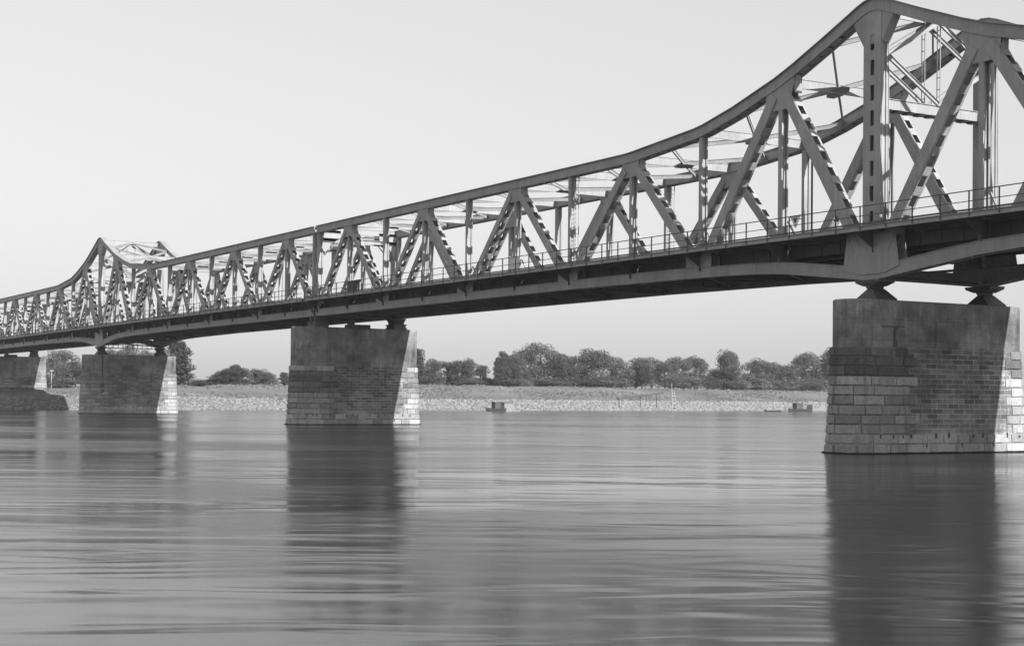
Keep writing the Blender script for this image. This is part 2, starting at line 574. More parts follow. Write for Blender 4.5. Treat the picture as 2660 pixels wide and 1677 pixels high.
            for s in (-1, 1):
                y = yc+s*(HW-0.03)
                m.prism([(-0.69, 23.35), (0.69, 23.35), (1.55, 24.75), (1.0, 25.1), (0.4, 25.25), (-0.4, 25.25), (-1.0, 25.1), (-1.55, 24.75)], y-0.02, y+0.02)
            m.bar((0.74, yc, 23.35), (1.6, yc, 24.75), 2*HW, 0.04)
            m.bar((-0.74, yc, 23.35), (-1.6, yc, 24.75), 2*HW, 0.04)
            B(m, "gusset_plate")
            m = MB()
            for s in (-1, 1):
                y = yc+s*(HW+0.045)
                m.prism([(-2.25, 10.55), (-1.9, 12.55), (1.9, 12.55), (2.25, 10.55), (1.0, 10.2), (-1.0, 10.2)], y-0.02, y+0.02)
                for q in (-1, 1):
                    m.bar((q*1.95, y+s*0.03, 12.5), (q*1.35, y+s*0.03, 11.5), 0.05, 0.09)
                    m.bar((q*1.35, y+s*0.03, 12.5), (q*0.95, y+s*0.03, 11.9), 0.05, 0.09)
            B(m, "gusset_plate")
            # hinge shoe under the chord
            m = MB()
            n = len(m.v)
            for z, a, b in ((9.86, 1.0, 0.62), (9.7, 0.95, 0.6), (9.5, 0.42, 0.5)):
                m.v += [(-a, yc-b, z), (a, yc-b, z), (a, yc+b, z), (-a, yc+b, z)]
            for r in (0, 4):
                for i in range(4):
                    j = (i+1) % 4
                    m.f.append((n+r+i, n+r+j, n+r+4+j, n+r+4+i))
            m.f += [(n, n+1, n+2, n+3), (n+8, n+9, n+10, n+11)]
            m.tube((0, yc-0.6, 9.45), (0, yc+0.6, 9.45), 0.11)
            B(m, "hinge_shoe", M_STEEL_DK)
        # ---- diagonals and gussets
        for k in range(kmin, kmax+1):
            if k % 2 == 0: continue
            xt = k*P
            for d in (-1, 1):
                kb = k+d
                if kb < kmin or kb > kmax: continue
                xbm = kb*P
                if abs(kb) == 10: xbm -= d*0.5
                zt = ztop(xt)-0.45; zb = (zbt(xbm)+zbb(xbm))/2+0.1
                inner = min(abs(k), abs(kb))
                w = 0.74 if inner == 0 else (0.70 if inner == 1 else (0.60 if inner <= 3 else (0.52 if inner <= 6 else 0.46)))
                p0 = Vector((xt, yc, zt)); p1 = Vector((xbm, yc, zb))
                dv = (p1-p0).normalized()
                p0 = p0 + dv*0.95
                p1 = p1 - dv*(2.0 if kb == 0 else 0.95)
                m = MB()
                for s in (-1, 1):
                    m.bar(p0, p1, 0.035, w, off=(s*(HW+0.05), 0))
                    for e in (-1, 1):
                        m.bar(p0, p1, 0.11, 0.03, off=(s*(HW-0.02), e*(w/2-0.015)))
                L = (p1-p0).length; a = 1.0; n = int((L-2.0)/1.12)
                for j in range(n+1):
                    c = p0 + dv*(a + j*(L-2.0)/max(n, 1))
                    for e in (-1, 1):
                        m.bar(c-dv*0.27, c+dv*0.27, 2*HW-0.02, 0.025, off=(0, e*(w/2+0.012)))
                B(m, "diagonal")
            # top gusset
            big = 1.35 if abs(k) == 1 else 1.05
            dz = 2.15 if abs(k) == 1 else 1.72
            m = MB()
            for s in (-1, 1):
                y = yc+s*(HW-0.03)
                zc = ztop(xt)
                sg = 1 if xt > 0 else -1
                m.prism([(xt-big, ztop(xt-big)-0.55), (xt-big, ztop(xt-big)-1.0), (xt-0.72, zc-dz), (xt+0.72, zc-dz),
                         (xt+big, ztop(xt+big)-1.0), (xt+big, ztop(xt+big)-0.55)], y-0.02, y+0.02)
            e_ = xt+big+0.35
            m.prism([(xt+big-0.03, ztop(xt+big)-0.6), (xt+big-0.03, ztop(xt+big)-1.75), (xt+big, ztop(xt+big)-1.75), (xt+big, ztop(xt+big)-0.6)], yc-HW+0.01, yc+HW-0.01)
            B(m, "gusset_plate")
        for k in range(kmin, kmax+1):
            if k % 2 or k == 0: continue
            x = k*P
            m = MB()
            g0 = 0 if k == kmin == -10 else -1.35
            g1 = 0 if k == kmax == 10 else 1.35
            for s in (-1, 1):
                y = yc+s*(HW+0.035)
                m.prism([(x+g0, zbt(x)+0.03), (x+g0, 12.35), (x+g1, 12.35), (x+g1, zbt(x)+0.03)], y-0.025, y+0.025)
                m.bar((x+g0*0.9, y+s*0.03, 12.3), (x+g0*0.4, y+s*0.03, 11.85), 0.05, 0.08)
                m.bar((x+g1*0.9, y+s*0.03, 12.3), (x+g1*0.4, y+s*0.03, 11.85), 0.05, 0.08)
            B(m, "gusset_plate")
    # ---- bracing between the top chords
    for k in range(kmin, kmax+1):
        x = k*P
        if k == -10: x += 0.6
        if k == 10: x -= 0.6
        zc = ztop(x)-0.34
        if k == 0: zc = 25.35
        m = MB()
        m.ibeam((x, HW, zc), (x, W-HW, zc), 0.60, 0.12, 0.03, (1, 0, 0))
        B(m, "cross_strut")
        if kmin < k < kmax:
            for q in (-1, 1):
                xa, xe = x-q*4, x+q*4
                m = MB()
                mid = (x, W/2, zc-0.02)
                za, ze = ztop(xa)-0.4, ztop(xe)-0.4
                dd = 0.3
                for (pa, pb) in (((xa, HW, za), mid), (mid, (xe, W-HW, ze))):
                    v = (Vector(pb)-Vector(pa)); sd = Vector((v.y, -v.x, 0)).normalized()
                    m.ibeam(pa, pb, dd, 0.11, 0.025, sd)
                B(m, "lateral_brace")
            m = MB()
            s = (ztop(x+1)-ztop(x-1))/2
            c8 = [(-0.75, -0.3), (-0.25, -0.7), (0.25, -0.7), (0.75, -0.3), (0.75, 0.3), (0.25, 0.7), (-0.25, 0.7), (-0.75, 0.3)]
            for dz_ in (-0.20, -0.18):
                m.v += [(x+u, W/2+v_, zc+dz_+s*u) for u, v_ in c8]
            m.f += [tuple(range(8)), tuple(range(15, 7, -1))] + [(i, i+8, (i+1) % 8+8, (i+1) % 8) for i in range(8)]
            B(m, "centre_plate")
    # ---- tower frame
    if kmin <= 0 <= kmax:
        m = MB()
        for xo in (-0.42, 0.42):
            m.box((xo, W/2, 19.92), (0.03, W-2*HW, 0.56))
        m.box((0, W/2, 20.215), (1.0, W-2*HW, 0.03))
        for q in range(9):
            m.box((0, 0.9+q*0.89, 19.63), (1.0, 0.42, 0.03))
        B(m, "portal_beam")
        for a, b in (((0.95, 22.75), (W/2, 25.1)), ((0.95, 22.75), (W/2, 20.3)), ((W-0.95, 22.75), (W/2, 25.1)), ((W-0.95, 22.75), (W/2, 20.3))):
            m = MB()
            pa = (0, HW if a[0] < 2 else W-HW, a[1]); pb = (0, b[0], b[1])
            for off in (-0.5, 0.5):
                for e in (-0.12, 0.12):
                    m.bar(pa, pb, 0.14, 0.03, (1, 0, 0), (off, e))
                m.bar(pa, pb, 0.03, 0.21, (1, 0, 0), (off-0.03, 0))
            B(m, "frame_brace")
        for y in (W/2-0.75, W/2+0.5):
            m = MB()
            for o in (-0.12, 0.12):
                m.tube((o, y, 20.2), (o, y, 25.2), 0.03, k=6)
            for z in [20.6+0.7*i for i in range(7)]:
                m.box((0, y, z), (0.3, 0.04, 0.04))
            B(m, "tie_rod")
    # ---- end frames
    for k in (kmin, kmax):
        if abs(k) != 10: continue
        x = k*P - (0.6 if k > 0 else -0.6)
        m = MB()
        m.ibeam((x, HW, 18.9), (x, W-HW, 18.9), 0.4, 0.3, 0.03, (1, 0, 0))
        B(m, "portal_beam")
        for s, y in ((1, HW), (-1, W-HW)):
            m = MB()
            m.prism_x([(y, 17.1), (y, 19.9), (y+s*2.0, 19.9), (y+s*1.9, 19.1), (y+s*0.9, 18.5)], x-0.015, x+0.015)
            m.bar((x, y, 17.1), (x, y+s*1.9, 19.1), 0.22, 0.03, (1, 0, 0))
            B(m, "knee_plate")
    # ---- floor
    for k in range(kmin, kmax+1):
        x = k*P
        if k == -10: x += 0.6
        if k == 10: x -= 0.6
        m = MB()
        m.ibeam((x, HW, 11.72), (x, W-HW, 11.72), 1.24, 0.34, 0.035, (1, 0, 0))
        for y in (1.3, 2.7, 4.45, 6.2, 7.6):
            m.box((x, y, 11.72), (0.3, 0.03, 1.1))
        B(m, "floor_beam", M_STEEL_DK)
        for s, y in ((-1, -HW), (1, W+HW)):
            m = MB()
            m.prism_x([(y, 12.6), (y, 11.4), (y+s*0.14, 11.4), (y+s*0.14, 11.75), (y+s*(YR-HW-0.05), 12.45), (y+s*(YR-HW-0.05), 12.6)], x+0.18, x+0.21)
            m.bar((x+0.195, y+s*0.14, 11.72), (x+0.195, y+s*(YR-HW-0.06), 12.42), 0.16, 0.025, (1, 0, 0))
            B(m, "walkway_bracket", M_STEEL_DK)  # dark steel carries the shade under the walkway
            if k < kmax:
                xm = (k+0.5)*P+0.2
                m = MB()
                m.prism_x([(y, 12.6), (y, 12.0), (y+s*(YR-HW-0.05), 12.45), (y+s*(YR-HW-0.05), 12.6)], xm-0.015, xm+0.015)
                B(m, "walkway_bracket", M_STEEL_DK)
        s = 1 if k < 6 else -1
        for yy, sg in ((HW, 1), (W-HW, -1)):
            m = MB()
            m.bar((x+0.22, yy-sg*0.05, 14.0), (x+0.22, yy+sg*0.75, 12.75), 0.09, 0.09)
            B(m, "knee_brace")
        if k < kmax:
            for q in (0, 1):
                m = MB()
                ya, yb = (HW, W-HW) if q == 0 else (W-HW, HW)
                xa, xe = k*P+0.3, (k+1)*P-0.3
                m.bar((xa, ya, zbb(xa)+0.16), (xe, yb, zbb(xe)+0.16), 0.2, 0.03, (0, 1, 0))
                m.bar((xa, ya, zbb(xa)+0.22), (xe, yb, zbb(xe)+0.22), 0.03, 0.12, (0, 1, 0))
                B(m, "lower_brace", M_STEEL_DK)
    for y in (1.35, 2.85, 6.05, 7.55):
        m = MB()
        m.ibeam((e0, y, 11.9), (e1, y, 11.9), 0.86, 0.28, 0.03)
        xx = e0+1
        while xx < e1:
            m.box((xx, y, 11.9), (0.03, 0.22, 0.8)); xx += 2.0
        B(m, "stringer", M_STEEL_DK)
    for y in (0.62, W-0.62):
        m = MB()
        m.box(((e0+e1)/2, y, 12.24), (e1-e0, 0.03, 1.10))
        m.box(((e0+e1)/2, y, 11.68), (e1-e0, 0.2, 0.03))
        xx = e0+1
        while xx < e1:
            m.box((xx, y, 12.12), (0.05, 0.16, 0.82)); xx += 1.6
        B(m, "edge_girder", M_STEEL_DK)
    for y in (1.38, 2.82, 6.08, 7.52):
        m = MB(); m.ibeam((e0, y, 12.64), (e1, y, 12.64), 0.15, 0.08, 0.02); B(m, "rail", M_RAIL)
    m = MB()
    m.box(((e0+e1)/2, W/2, 12.51), (e1-e0, W-1.1, 0.10))
    B(m, "deck_planking", M_DECK)
    for s, y in ((-1, 0.0), (1, W)):
        yf = y + s*YR
        m = MB()
        m.box(((e0+e1)/2, (y+s*(HW+0.1)+yf-s*0.03)/2, 12.83), (e1-e0, abs(yf-s*0.03-(y+s*(HW+0.1))), 0.05))
        m.box(((e0+e1)/2, y-s*0.05, 12.735), (e1-e0, 0.92, 0.15))  # added strip through the truss line, closes the gap to sun and sky
        B(m, "walkway_planking", M_DECK)
        m = MB()
        m.box(((e0+e1)/2, yf, 12.66), (e1-e0, 0.03, 0.22))
        m.box(((e0+e1)/2, yf+s*0.03, 12.79), (e1-e0, 0.12, 0.03))
        m.box(((e0+e1)/2, yf+s*0.03, 12.535), (e1-e0, 0.12, 0.03))
        B(m, "fascia_beam")
        m = MB()
        m.bar((e0, yf+s*0.02, 13.9), (e1, yf+s*0.02, 13.9), 0.06, 0.05)
        m.bar((e0, yf+s*0.02, 13.36), (e1, yf+s*0.02, 13.36), 0.04, 0.04)
        m.bar((e0, yf+s*0.02, 12.92), (e1, yf+s*0.02, 12.92), 0.03, 0.10)
        rail = B(m, "railing", M_RAIL)
        xx = math.ceil((e0-0.5)/2)*2+0.5
        while xx < e1:
            m = MB()
            m.box((xx, yf+s*0.06, 13.2), (0.06, 0.03, 1.42))
            m.box((xx, yf+s*0.03, 13.3), (0.025, 0.06, 1.2))
            o = m.build("railing_post", M_RAIL, rail)
            xx += 2.0
    return root

U1 = unit(0.0, -10, 6, "steel truss bridge section in the foreground, its tall peak above the largest pier at right")
U2 = unit(-160.0, -10, 10, "farther steel truss bridge section at left with its smaller peak above the distant pier")
g = thing("inspection_gangway", "light maintenance gangway with railing slung under the far bridge above the distant pier", "gangway", (-160.9, W/2, 9.72))
m = MB(); m.box((0, 0, 0), (0.6, 6.9, 0.10)); m.build("walk_plate", M_STEEL_DK, g)
for z_ in (0.45, 0.85):
    m = MB(); m.box((0.28, 0, z_), (0.05, 6.9, 0.06)); m.build("handrail", M_STEEL_DK, g)
for i_ in range(10):
    m = MB(); m.box((0.28, -3.3+i_*0.733, 0.6), (0.07, 0.08, 1.25)); m.build("post", M_STEEL_DK, g)
U3 = unit(-320.0, 6, 10, "short far end of truss bridge at the left edge, beyond the pier on the bank")

def ladder(root_loc, parent, x, y, z0, z1, name="ladder", mat=M_STEEL):
    m = MB()
    for s in (-1, 1):
        m.box((x, y+s*0.2, (z0+z1)/2), (0.05, 0.05, z1-z0))
    z = z0+0.3
    while z < z1:
        m.box((x, y, z), (0.03, 0.4, 0.03)); z += 0.33
    return m.build(name, mat, parent)
for yy in (0.0, W):
    ladder(None, U1, -4*P+0.38, yy+0.15, 12.7, 19.6)

# ------------------------------------------------------------------ things on the walkway
t = thing("triangle_board", "white inverted triangle board with dark centre fixed on the bridge railing near the big pier", "sign", (-5.02, -1.68, 13.15))
m = MB(); m.prism([(-0.50, 0.80), (0.0, 0.0), (0.50, 0.80)], -0.02, 0.0); m.build("panel", M_WHITE, t)
m = MB(); m.prism([(-0.21, 0.63), (0.0, 0.30), (0.21, 0.63)], -0.035, -0.023); m.build("dark_centre", M_BLACK, t)
m = MB(); m.box((0, 0.03, 0.55), (1.1, 0.03, 0.04)); m.build("bracket", M_RAIL, t)
t = thing("notice_board", "square plain white board standing behind the railing midway along the near bridge section", "board", (-38.2, -1.45, 12.86))
m = MB(); m.box((0, 0, 0.62), (1.45, 0.04, 0.95)); m.build("panel", M_WHITE, t)
for s in (-1, 1):
    m = MB(); m.box((s*0.6, 0.05, 0.5), (0.07, 0.06, 1.0)); m.build("post", M_RAIL, t)
t = thing("equipment_cabinet", "dark box cabinet with sloping lid on the walkway beside the bridge joint", "cabinet", (-69.0, -1.1, 12.86))
m = MB(); m.box((0, 0, 0.5), (1.3, 0.7, 1.0)); m.build("body", M_CABIN, t)
m = MB(); m.hexa([(-0.72, -0.42, 1.0), (0.72, -0.42, 1.0), (0.72, 0.42, 1.0), (-0.72, 0.42, 1.0), (-0.72, -0.42, 1.05), (0.72, -0.42, 1.05), (0.72, 0.42, 1.2), (-0.72, 0.42, 1.2)]); m.build("lid", M_CABIN, t)
t = thing("tool_locker", "pale rounded locker standing just behind the dark box cabinet on the bridge", "locker", (-66.2, 0.9, 12.86))
m = MB(); m.prism([(-0.7, 0), (0.7, 0), (0.7, 0.7), (0.45, 0.95), (-0.45, 0.95), (-0.7, 0.7)], -0.4, 0.4); m.build("body", M_PALE, t)
m = MB(); m.box((0.0, -0.43, 0.45), (0.8, 0.03, 0.55)); m.build("door", M_PALE, t)
t = thing("signal_mast", "thin signal pole on a dark box at the far side of the bridge deck", "signal", (-14.6, 8.1, 12.6))
m = MB(); m.box((0, 0, 0.5), (0.62, 0.5, 1.0)); m.box((0, 0, 1.05), (0.74, 0.6, 0.1)); m.build("cabinet", M_BLACK, t)
m = MB(); m.tube((0, 0, 1.1), (0, 0, 8.2), 0.07); m.build("pole", M_RAIL, t)
t = thing("track_lamp", "dark tilted lamp housing low on the deck just left of the tall tower post", "lamp", (-4.6, 3.2, 12.66))
m = MB(); m.bar((-0.5, 0, 1.0), (0.35, 0, 0.55), 0.5, 0.42); m.build("housing", M_BLACK, t)
m = MB(); m.box((0.1, 0, 0.3), (0.12, 0.12, 0.6)); m.build("stand", M_RAIL, t)

# ------------------------------------------------------------------ piers
def smooth_plan(hw, ya, yb, r, seg=10):
    """outline of a pier with half-round ends: long sides at x=+-hw from ya to yb; list of (x,y) counter-clockwise from (hw,ya)"""
    pts = []
    n = 14
    for i in range(n+1):
        pts.append((hw, ya+(yb-ya)*i/n))
    for i in range(1, seg):
        a = math.pi*i/seg
        pts.append((hw*math.cos(a), yb+r*math.sin(a)))
    for i in range(n+1):
        pts.append((-hw, yb+(ya-yb)*i/n))
    for i in range(1, seg):
        a = math.pi + math.pi*i/seg
        pts.append((hw*math.cos(a), ya+r*math.sin(a)))
    return pts

def offset_pt(p, d, ya, yb):
    x, y = p
    if y > yb+1e-6: c = Vector((0, yb))
    elif y < ya-1e-6: c = Vector((0, ya))
    else: return (x + (d if x > 0 else -d), y)
    v = (Vector((x, y))-c).normalized()
    return (x+v.x*d, y+v.y*d)

def pier(x, z0, ztop_, label, kind, seed):
    rnd = random.Random(seed)
    t = thing("stone_pier", label, "bridge pier", (x, 0, z0), "stone piers under the bridge")
    ya, yb, hw = -1.66, 10.03, 1.25
    plan = smooth_plan(hw, ya, yb, hw)
    n = len(plan)
    # arc length
    arc = [0]
    for i in range(n):
        a = Vector(plan[i]); b = Vector(plan[(i+1) % n]); arc.append(arc[-1]+(b-a).length)
    zc = 6.0-z0                                    # local height where the smooth cap begins
    H = ztop_-z0
    bat = lambda z: 0.042*(zc-z) if z < zc else 0.0
    def ring(z, extra=0.0):
        return [offset_pt(p, bat(z)+extra, ya, yb) for p in plan]
    zs = [-3.0] + [zc*i/8 for i in range(0, 9)]
    if z0 > 1: zs = [-0.6] + [zc*i/4 for i in range(5)]
    levels = [(z, 0.02) for z in zs] + [(zc+0.04, -0.04)]
    k = 6
    levels += [(zc+0.04+(H-0.10-zc-0.04)*i/k, -0.04) for i in range(1, k+1)] + [(H-0.03, -0.07), (H, -0.14)]
    me = bpy.data.meshes.new("shaft")
    verts, faces, uvs = [], [], []
    for z, e in levels:
        verts += [(p[0], p[1], z) for p in ring(z, e)]
    for l in range(len(levels)-1):
        for i in range(n):
            j = (i+1) % n
            faces.append((l*n+i, l*n+j, (l+1)*n+j, (l+1)*n+i))
            u0, u1 = arc[i], arc[i+1]
            za, zb = levels[l][0]+z0, levels[l+1][0]+z0
            uvs += [(u0, za), (u1, za), (u1, zb), (u0, zb)]
    top0 = (len(levels)-1)*n
    faces.append(tuple(range(top0, top0+n)))
    uvs += [(0, 9)]*n
    me.from_pydata(verts, [], faces)
    uvl = me.uv_layers.new(name="UVMap")
    for i, uv in enumerate(uvs):
        uvl.data[i].uv = uv
    me.materials.append(M_PIER)
    o = bpy.data.objects.new("shaft", me); COL.objects.link(o); o.parent = t
    # rusticated blocks round the upstream nose and the downstream corner
    q = MB(); tones = []
    def path_point(s):
        s = s % arc[-1]
        for i in range(n):
            if s <= arc[i+1]+1e-9:
                f = (s-arc[i])/(arc[i+1]-arc[i]); a = plan[i]; b = plan[(i+1) % n]
                return (a[0]+(b[0]-a[0])*f, a[1]+(b[1]-a[1])*f)
    def block(s0, s1, z0_, z1_, e, tone):
        m_ = max(1, int(math.ceil((s1-s0)/0.35)))
        nf = len(q.f)
        base = len(q.v)
        j = 0.028; bev = 0.045
        for zz, ee in ((z0_+j, -0.02), (z0_+j, e-bev), (z0_+j+bev, e), (z1_-j-bev, e), (z1_-j, e-bev), (z1_-j, -0.02)):
            for i in range(m_+1):
                s = s0+j+(s1-s0-2*j)*i/m_
                ex = ee
                if i in (0, m_) and ee == e: ex = e-bev*0.6
                if 0 < i < m_ and ee == e: ex = e+rnd.uniform(-0.03, 0.035)
                p = offset_pt(path_point(s), bat(zz)+ex, ya, yb)
                q.v.append((p[0], p[1], zz))
        c = m_+1
        for r_ in range(5):
            for i in range(m_):
                q.f.append((base+r_*c+i, base+r_*c+i+1, base+(r_+1)*c+i+1, base+(r_+1)*c+i))
        q.f.append(tuple(base+r_*c for r_ in range(6)))
        q.f.append(tuple(base+r_*c+m_ for r_ in range(5, -1, -1)))
        tones.extend([tone]*(len(q.f)-nf))
    CH = 0.565
    nc = int(round(zc/CH))
    CH = zc/nc
    L = arc[-1]
    lo_courses = 2 if z0 < 1 else 1
    end_arc = yb-ya                # arc at start of the downstream nose
    for c in range(nc):
        za, zb = c*CH, (c+1)*CH
        alt = c % 2
        topc = nc-1-c
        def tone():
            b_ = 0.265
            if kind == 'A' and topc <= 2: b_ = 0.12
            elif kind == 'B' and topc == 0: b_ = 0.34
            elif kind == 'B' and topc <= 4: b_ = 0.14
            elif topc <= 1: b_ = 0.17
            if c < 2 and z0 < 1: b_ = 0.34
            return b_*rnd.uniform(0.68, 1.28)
        if c < lo_courses:
            s = 0.0
            e = 0.15 if c == 0 else 0.12
            while s < L-0.5:
                w = rnd.uniform(0.9, 2.4)
                if L-s-w < 0.9: w = L-s
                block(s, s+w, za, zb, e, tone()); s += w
            continue
        # upstream: from s=L-(nose) to s on the long face
        s = -(math.pi*hw)*1.02
        end = (3.55 if alt else 2.9)
        while s < end-0.01:
            w = rnd.choice([1.15, 1.3, 1.9, 2.1])
            if end-s-w < 0.8: w = end-s
            block(s, s+w, za, zb, 0.11, tone()); s += w
        s = end_arc-(0.95 if alt else 0.45)
        end = end_arc+math.pi*hw+(0.5 if alt else 1.0)
        while s < end-0.01:
            w = rnd.choice([0.9, 1.15, 1.5])
            if end-s-w < 0.6: w = end-s
            block(s, s+w, za, zb, 0.085, tone()*1.3); s += w  # paler tone puts extra sunlight into the downstream blocks
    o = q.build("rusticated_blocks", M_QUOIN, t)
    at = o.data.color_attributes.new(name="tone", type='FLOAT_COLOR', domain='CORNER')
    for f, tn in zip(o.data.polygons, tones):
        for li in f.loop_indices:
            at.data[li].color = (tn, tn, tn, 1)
    if z0 < 1:
        m = MB()
        base = len(m.v)
        rows = [(-3.0, 0.30), (-0.02, 0.30), (0.07, 0.24), (0.10, 0.12)]
        for z, e in rows:
            for i, p in enumerate(plan):
                pp = offset_pt(p, bat(0)+e+0.05*math.sin(i*1.7+seed), ya, yb); m.v.append((pp[0], pp[1], z))
        for r_ in range(3):
            for i in range(n):
                j = (i+1) % n
                m.f.append((r_*n+i, r_*n+j, (r_+1)*n+j, (r_+1)*n+i))
        m.f.append(tuple(range(3*n, 4*n)))
        m.build("footing", M_QUOIN, t)
        o2 = bpy.data.objects[-1] if False else None
        ft = [ob for ob in COL.objects if ob.name.startswith("footing")][-1]
    # bearings
    for yc in (0.0, W):
        m = MB()
        if kind in 'AC':
            zb_ = H-0.01
            for a, b, e in ((zb_, 0.85, 0.8), (zb_+0.10, 0.85, 0.8)):
                m.v += [(-b, yc-e, a), (b, yc-e, a), (b, yc+e, a), (-b, yc+e, a)]
            m.v += [(-0.16, yc-0.5, 9.37-z0), (0.16, yc-0.5, 9.37-z0), (0.16, yc+0.5, 9.37-z0), (-0.16, yc+0.5, 9.37-z0)]
            for r_ in (0, 4):
                for i in range(4):
                    j = (i+1) % 4
                    m.f.append((r_+i, r_+j, r_+4+j, r_+4+i))
            m.f += [(0, 1, 2, 3), (8, 9, 10, 11)]
            for s in (-1, 1):
                m.hexa([(-0.85, yc+s*0.3-0.04, zb_+0.1), (0.85, yc+s*0.3-0.04, zb_+0.1), (0.85, yc+s*0.3+0.04, zb_+0.1), (-0.85, yc+s*0.3+0.04, zb_+0.1),
                        (-0.2, yc+s*0.3-0.04, 9.38-z0), (0.2, yc+s*0.3-0.04, 9.38-z0), (0.2, yc+s*0.3+0.04, 9.38-z0), (-0.2, yc+s*0.3+0.04, 9.38-z0)])
            m.build("bearing_pedestal", M_STEEL_DK, t)
        else:
            for s in (-1, 1):
                m = MB()
                xc = s*0.56
                m.box((xc, yc, H+0.09), (0.96, 1.5, 0.2))
                m.box((xc, yc, H+0.30), (0.86, 1.3, 0.2))
                m.box((xc, yc, H+0.47), (1.0, 1.45, 0.12))
                m.tube((xc, yc-0.6, H+0.66), (xc, yc+0.6, H+0.66), 0.14)
                m.hexa([(xc-0.16, yc-0.55, H+0.72), (xc+0.16, yc-0.55, H+0.72), (xc+0.16, yc+0.55, H+0.72), (xc-0.16, yc+0.55, H+0.72),
                        (xc-0.46, yc-0.7, 11.08-z0), (xc+0.46, yc-0.7, 11.08-z0), (xc+0.46, yc+0.7, 11.08-z0), (xc-0.46, yc+0.7, 11.08-z0)])
                m.build("roller_bearing", M_STEEL_DK, t)
    if kind in 'BD':
        m = MB()
        m.box((0, 4.45, H+0.18), (1.6, 2.2, 0.38))
        m.box((0, 3.7, H+0.6), (0.8, 0.5, 0.5))
        m.build("wind_bearing", M_STEEL_DK, t)
    if z0 < 1:
        for q_ in range(13):                     # weathered-out joints just above the water
            yy = ya+0.3+q_*(yb-ya)/12.5+rnd.uniform(-0.3, 0.3)
            zz = rnd.choice([0.35, 0.9, 0.9]); hh_ = rnd.uniform(0.10, 0.30); ww = rnd.uniform(0.03, 0.07)
            m = MB()
            xf = hw+bat(zz)+0.10
            m.prism_x([(yy-ww, zz), (yy+ww*0.6, zz-0.03), (yy+ww, zz+hh_*0.7), (yy-ww*0.2, zz+hh_)], xf, xf+0.075)
            m.build("open_joint", M_BLACK, t)
    if kind == 'A':
        m = MB()
        xf = hw-0.02
        m.prism_x([(-0.75, 7.14), (1.0, 7.16), (1.0, 7.22), (-0.75, 7.20)], xf, xf+0.03)
        m.prism_x([(0.20, 7.15), (0.42, 7.15), (0.36, 6.85), (0.30, 6.6), (0.42, 6.3), (0.46, 6.05), (0.08, 6.05), (0.18, 6.4), (0.16, 6.8)], xf+0.001, xf+0.031)
        m.build("crack_stain", M_BLACK, t)
    if kind == 'C':
        m = MB()
        m.tube((hw+0.06, -0.2, 3.4), (hw+0.06, -0.2, H-0.1), 0.09)
        m.box((hw+0.12, -0.2, 3.1), (0.22, 0.5, 0.9))
        m.box((hw+0.12, -0.2, 4.2), (0.22, 0.5, 0.6))
        m.build("drainpipe", M_BLACK, t)
    return t

pier(0.0, 0.0, 8.68, "largest stone pier in the river at right, blocks stained dark below a smooth cap", 'A', 3)
pier(-80.0, 0.0, 9.96, "mid river stone pier with roller bearings and a pale band below its cap", 'B', 5)
pier(-160.0, 0.0, 8.66, "distant stone pier with a dark drainpipe standing in the water near the bank", 'C', 8)
pier(-240.0, 3.9, 9.96, "stone pier standing on the grassy bank at the left edge", 'D', 11)

# ------------------------------------------------------------------ river and land
m = MB()
m.v = [(-3500, -3500, 0), (600, -3500, 0), (600, 3500, 0), (-3500, 3500, 0)]
m.f = [(0, 1, 2, 3)]
tag(m.build("river", M_WATER, fix=False), kind='structure')

KB = 0.215
def shore(y):            # x of the water line
    return -207.3 - KB*y - 0.00003*max(y, 0)**2
NB = Vector((-1, -KB, 0)).normalized()      # inland
def gz(d, y):
    hi = 4.05 + 1.75*min(1, max(0, (y-5)/95))
    prof = [(-25, -3.0), (-0.4, -0.12), (4.2, 2.0), (6, 2.25), (16, 2.7), (22, 3.3), (34, hi-0.35), (42, hi), (90, hi+0.15), (4000, hi+1.0)]
    if d <= prof[0][0]: return prof[0][1]
    for (a, za), (b, zb) in zip(prof, prof[1:]):
        if d <= b: return za+(zb-za)*(d-a)/(b-a)
    return prof[-1][1]
def gpoint(d, y):
    x = shore(y) - d
    z = gz(d, y)
    if d > 3:
        z += 0.35*noise.noise(Vector((x*0.09, y*0.09, 0)))*min(1, (d-3)/6) + 0.10*noise.noise(Vector((x*0.5, y*0.5, 3)))
    return (x, y, z)
ds = [-25, -10, -3, -0.4, 0.5, 1.5, 2.5, 3.4, 4.2, 5, 6, 8, 10, 12, 14, 16, 18, 20, 22, 25, 28, 31, 34, 38, 42, 50, 60, 75, 95, 130, 200, 400, 900, 2500]
ys = [-2500, -1200, -500, -250, -120] + [-60+2.5*i for i in range(170)] + [420, 520, 700, 1000, 1600, 3000]
m = MB()
for d in ds:
    for y in ys:
        m.v.append(gpoint(d, y))
ny = len(ys)
for i in range(len(ds)-1):
    for j in range(ny-1):
        m.f.append((i*ny+j, i*ny+j+1, (i+1)*ny+j+1, (i+1)*ny+j))
bank = m.build("river_bank", M_GROUND)
for p_ in bank.data.polygons: p_.use_smooth = True
tag(bank, kind='structure')

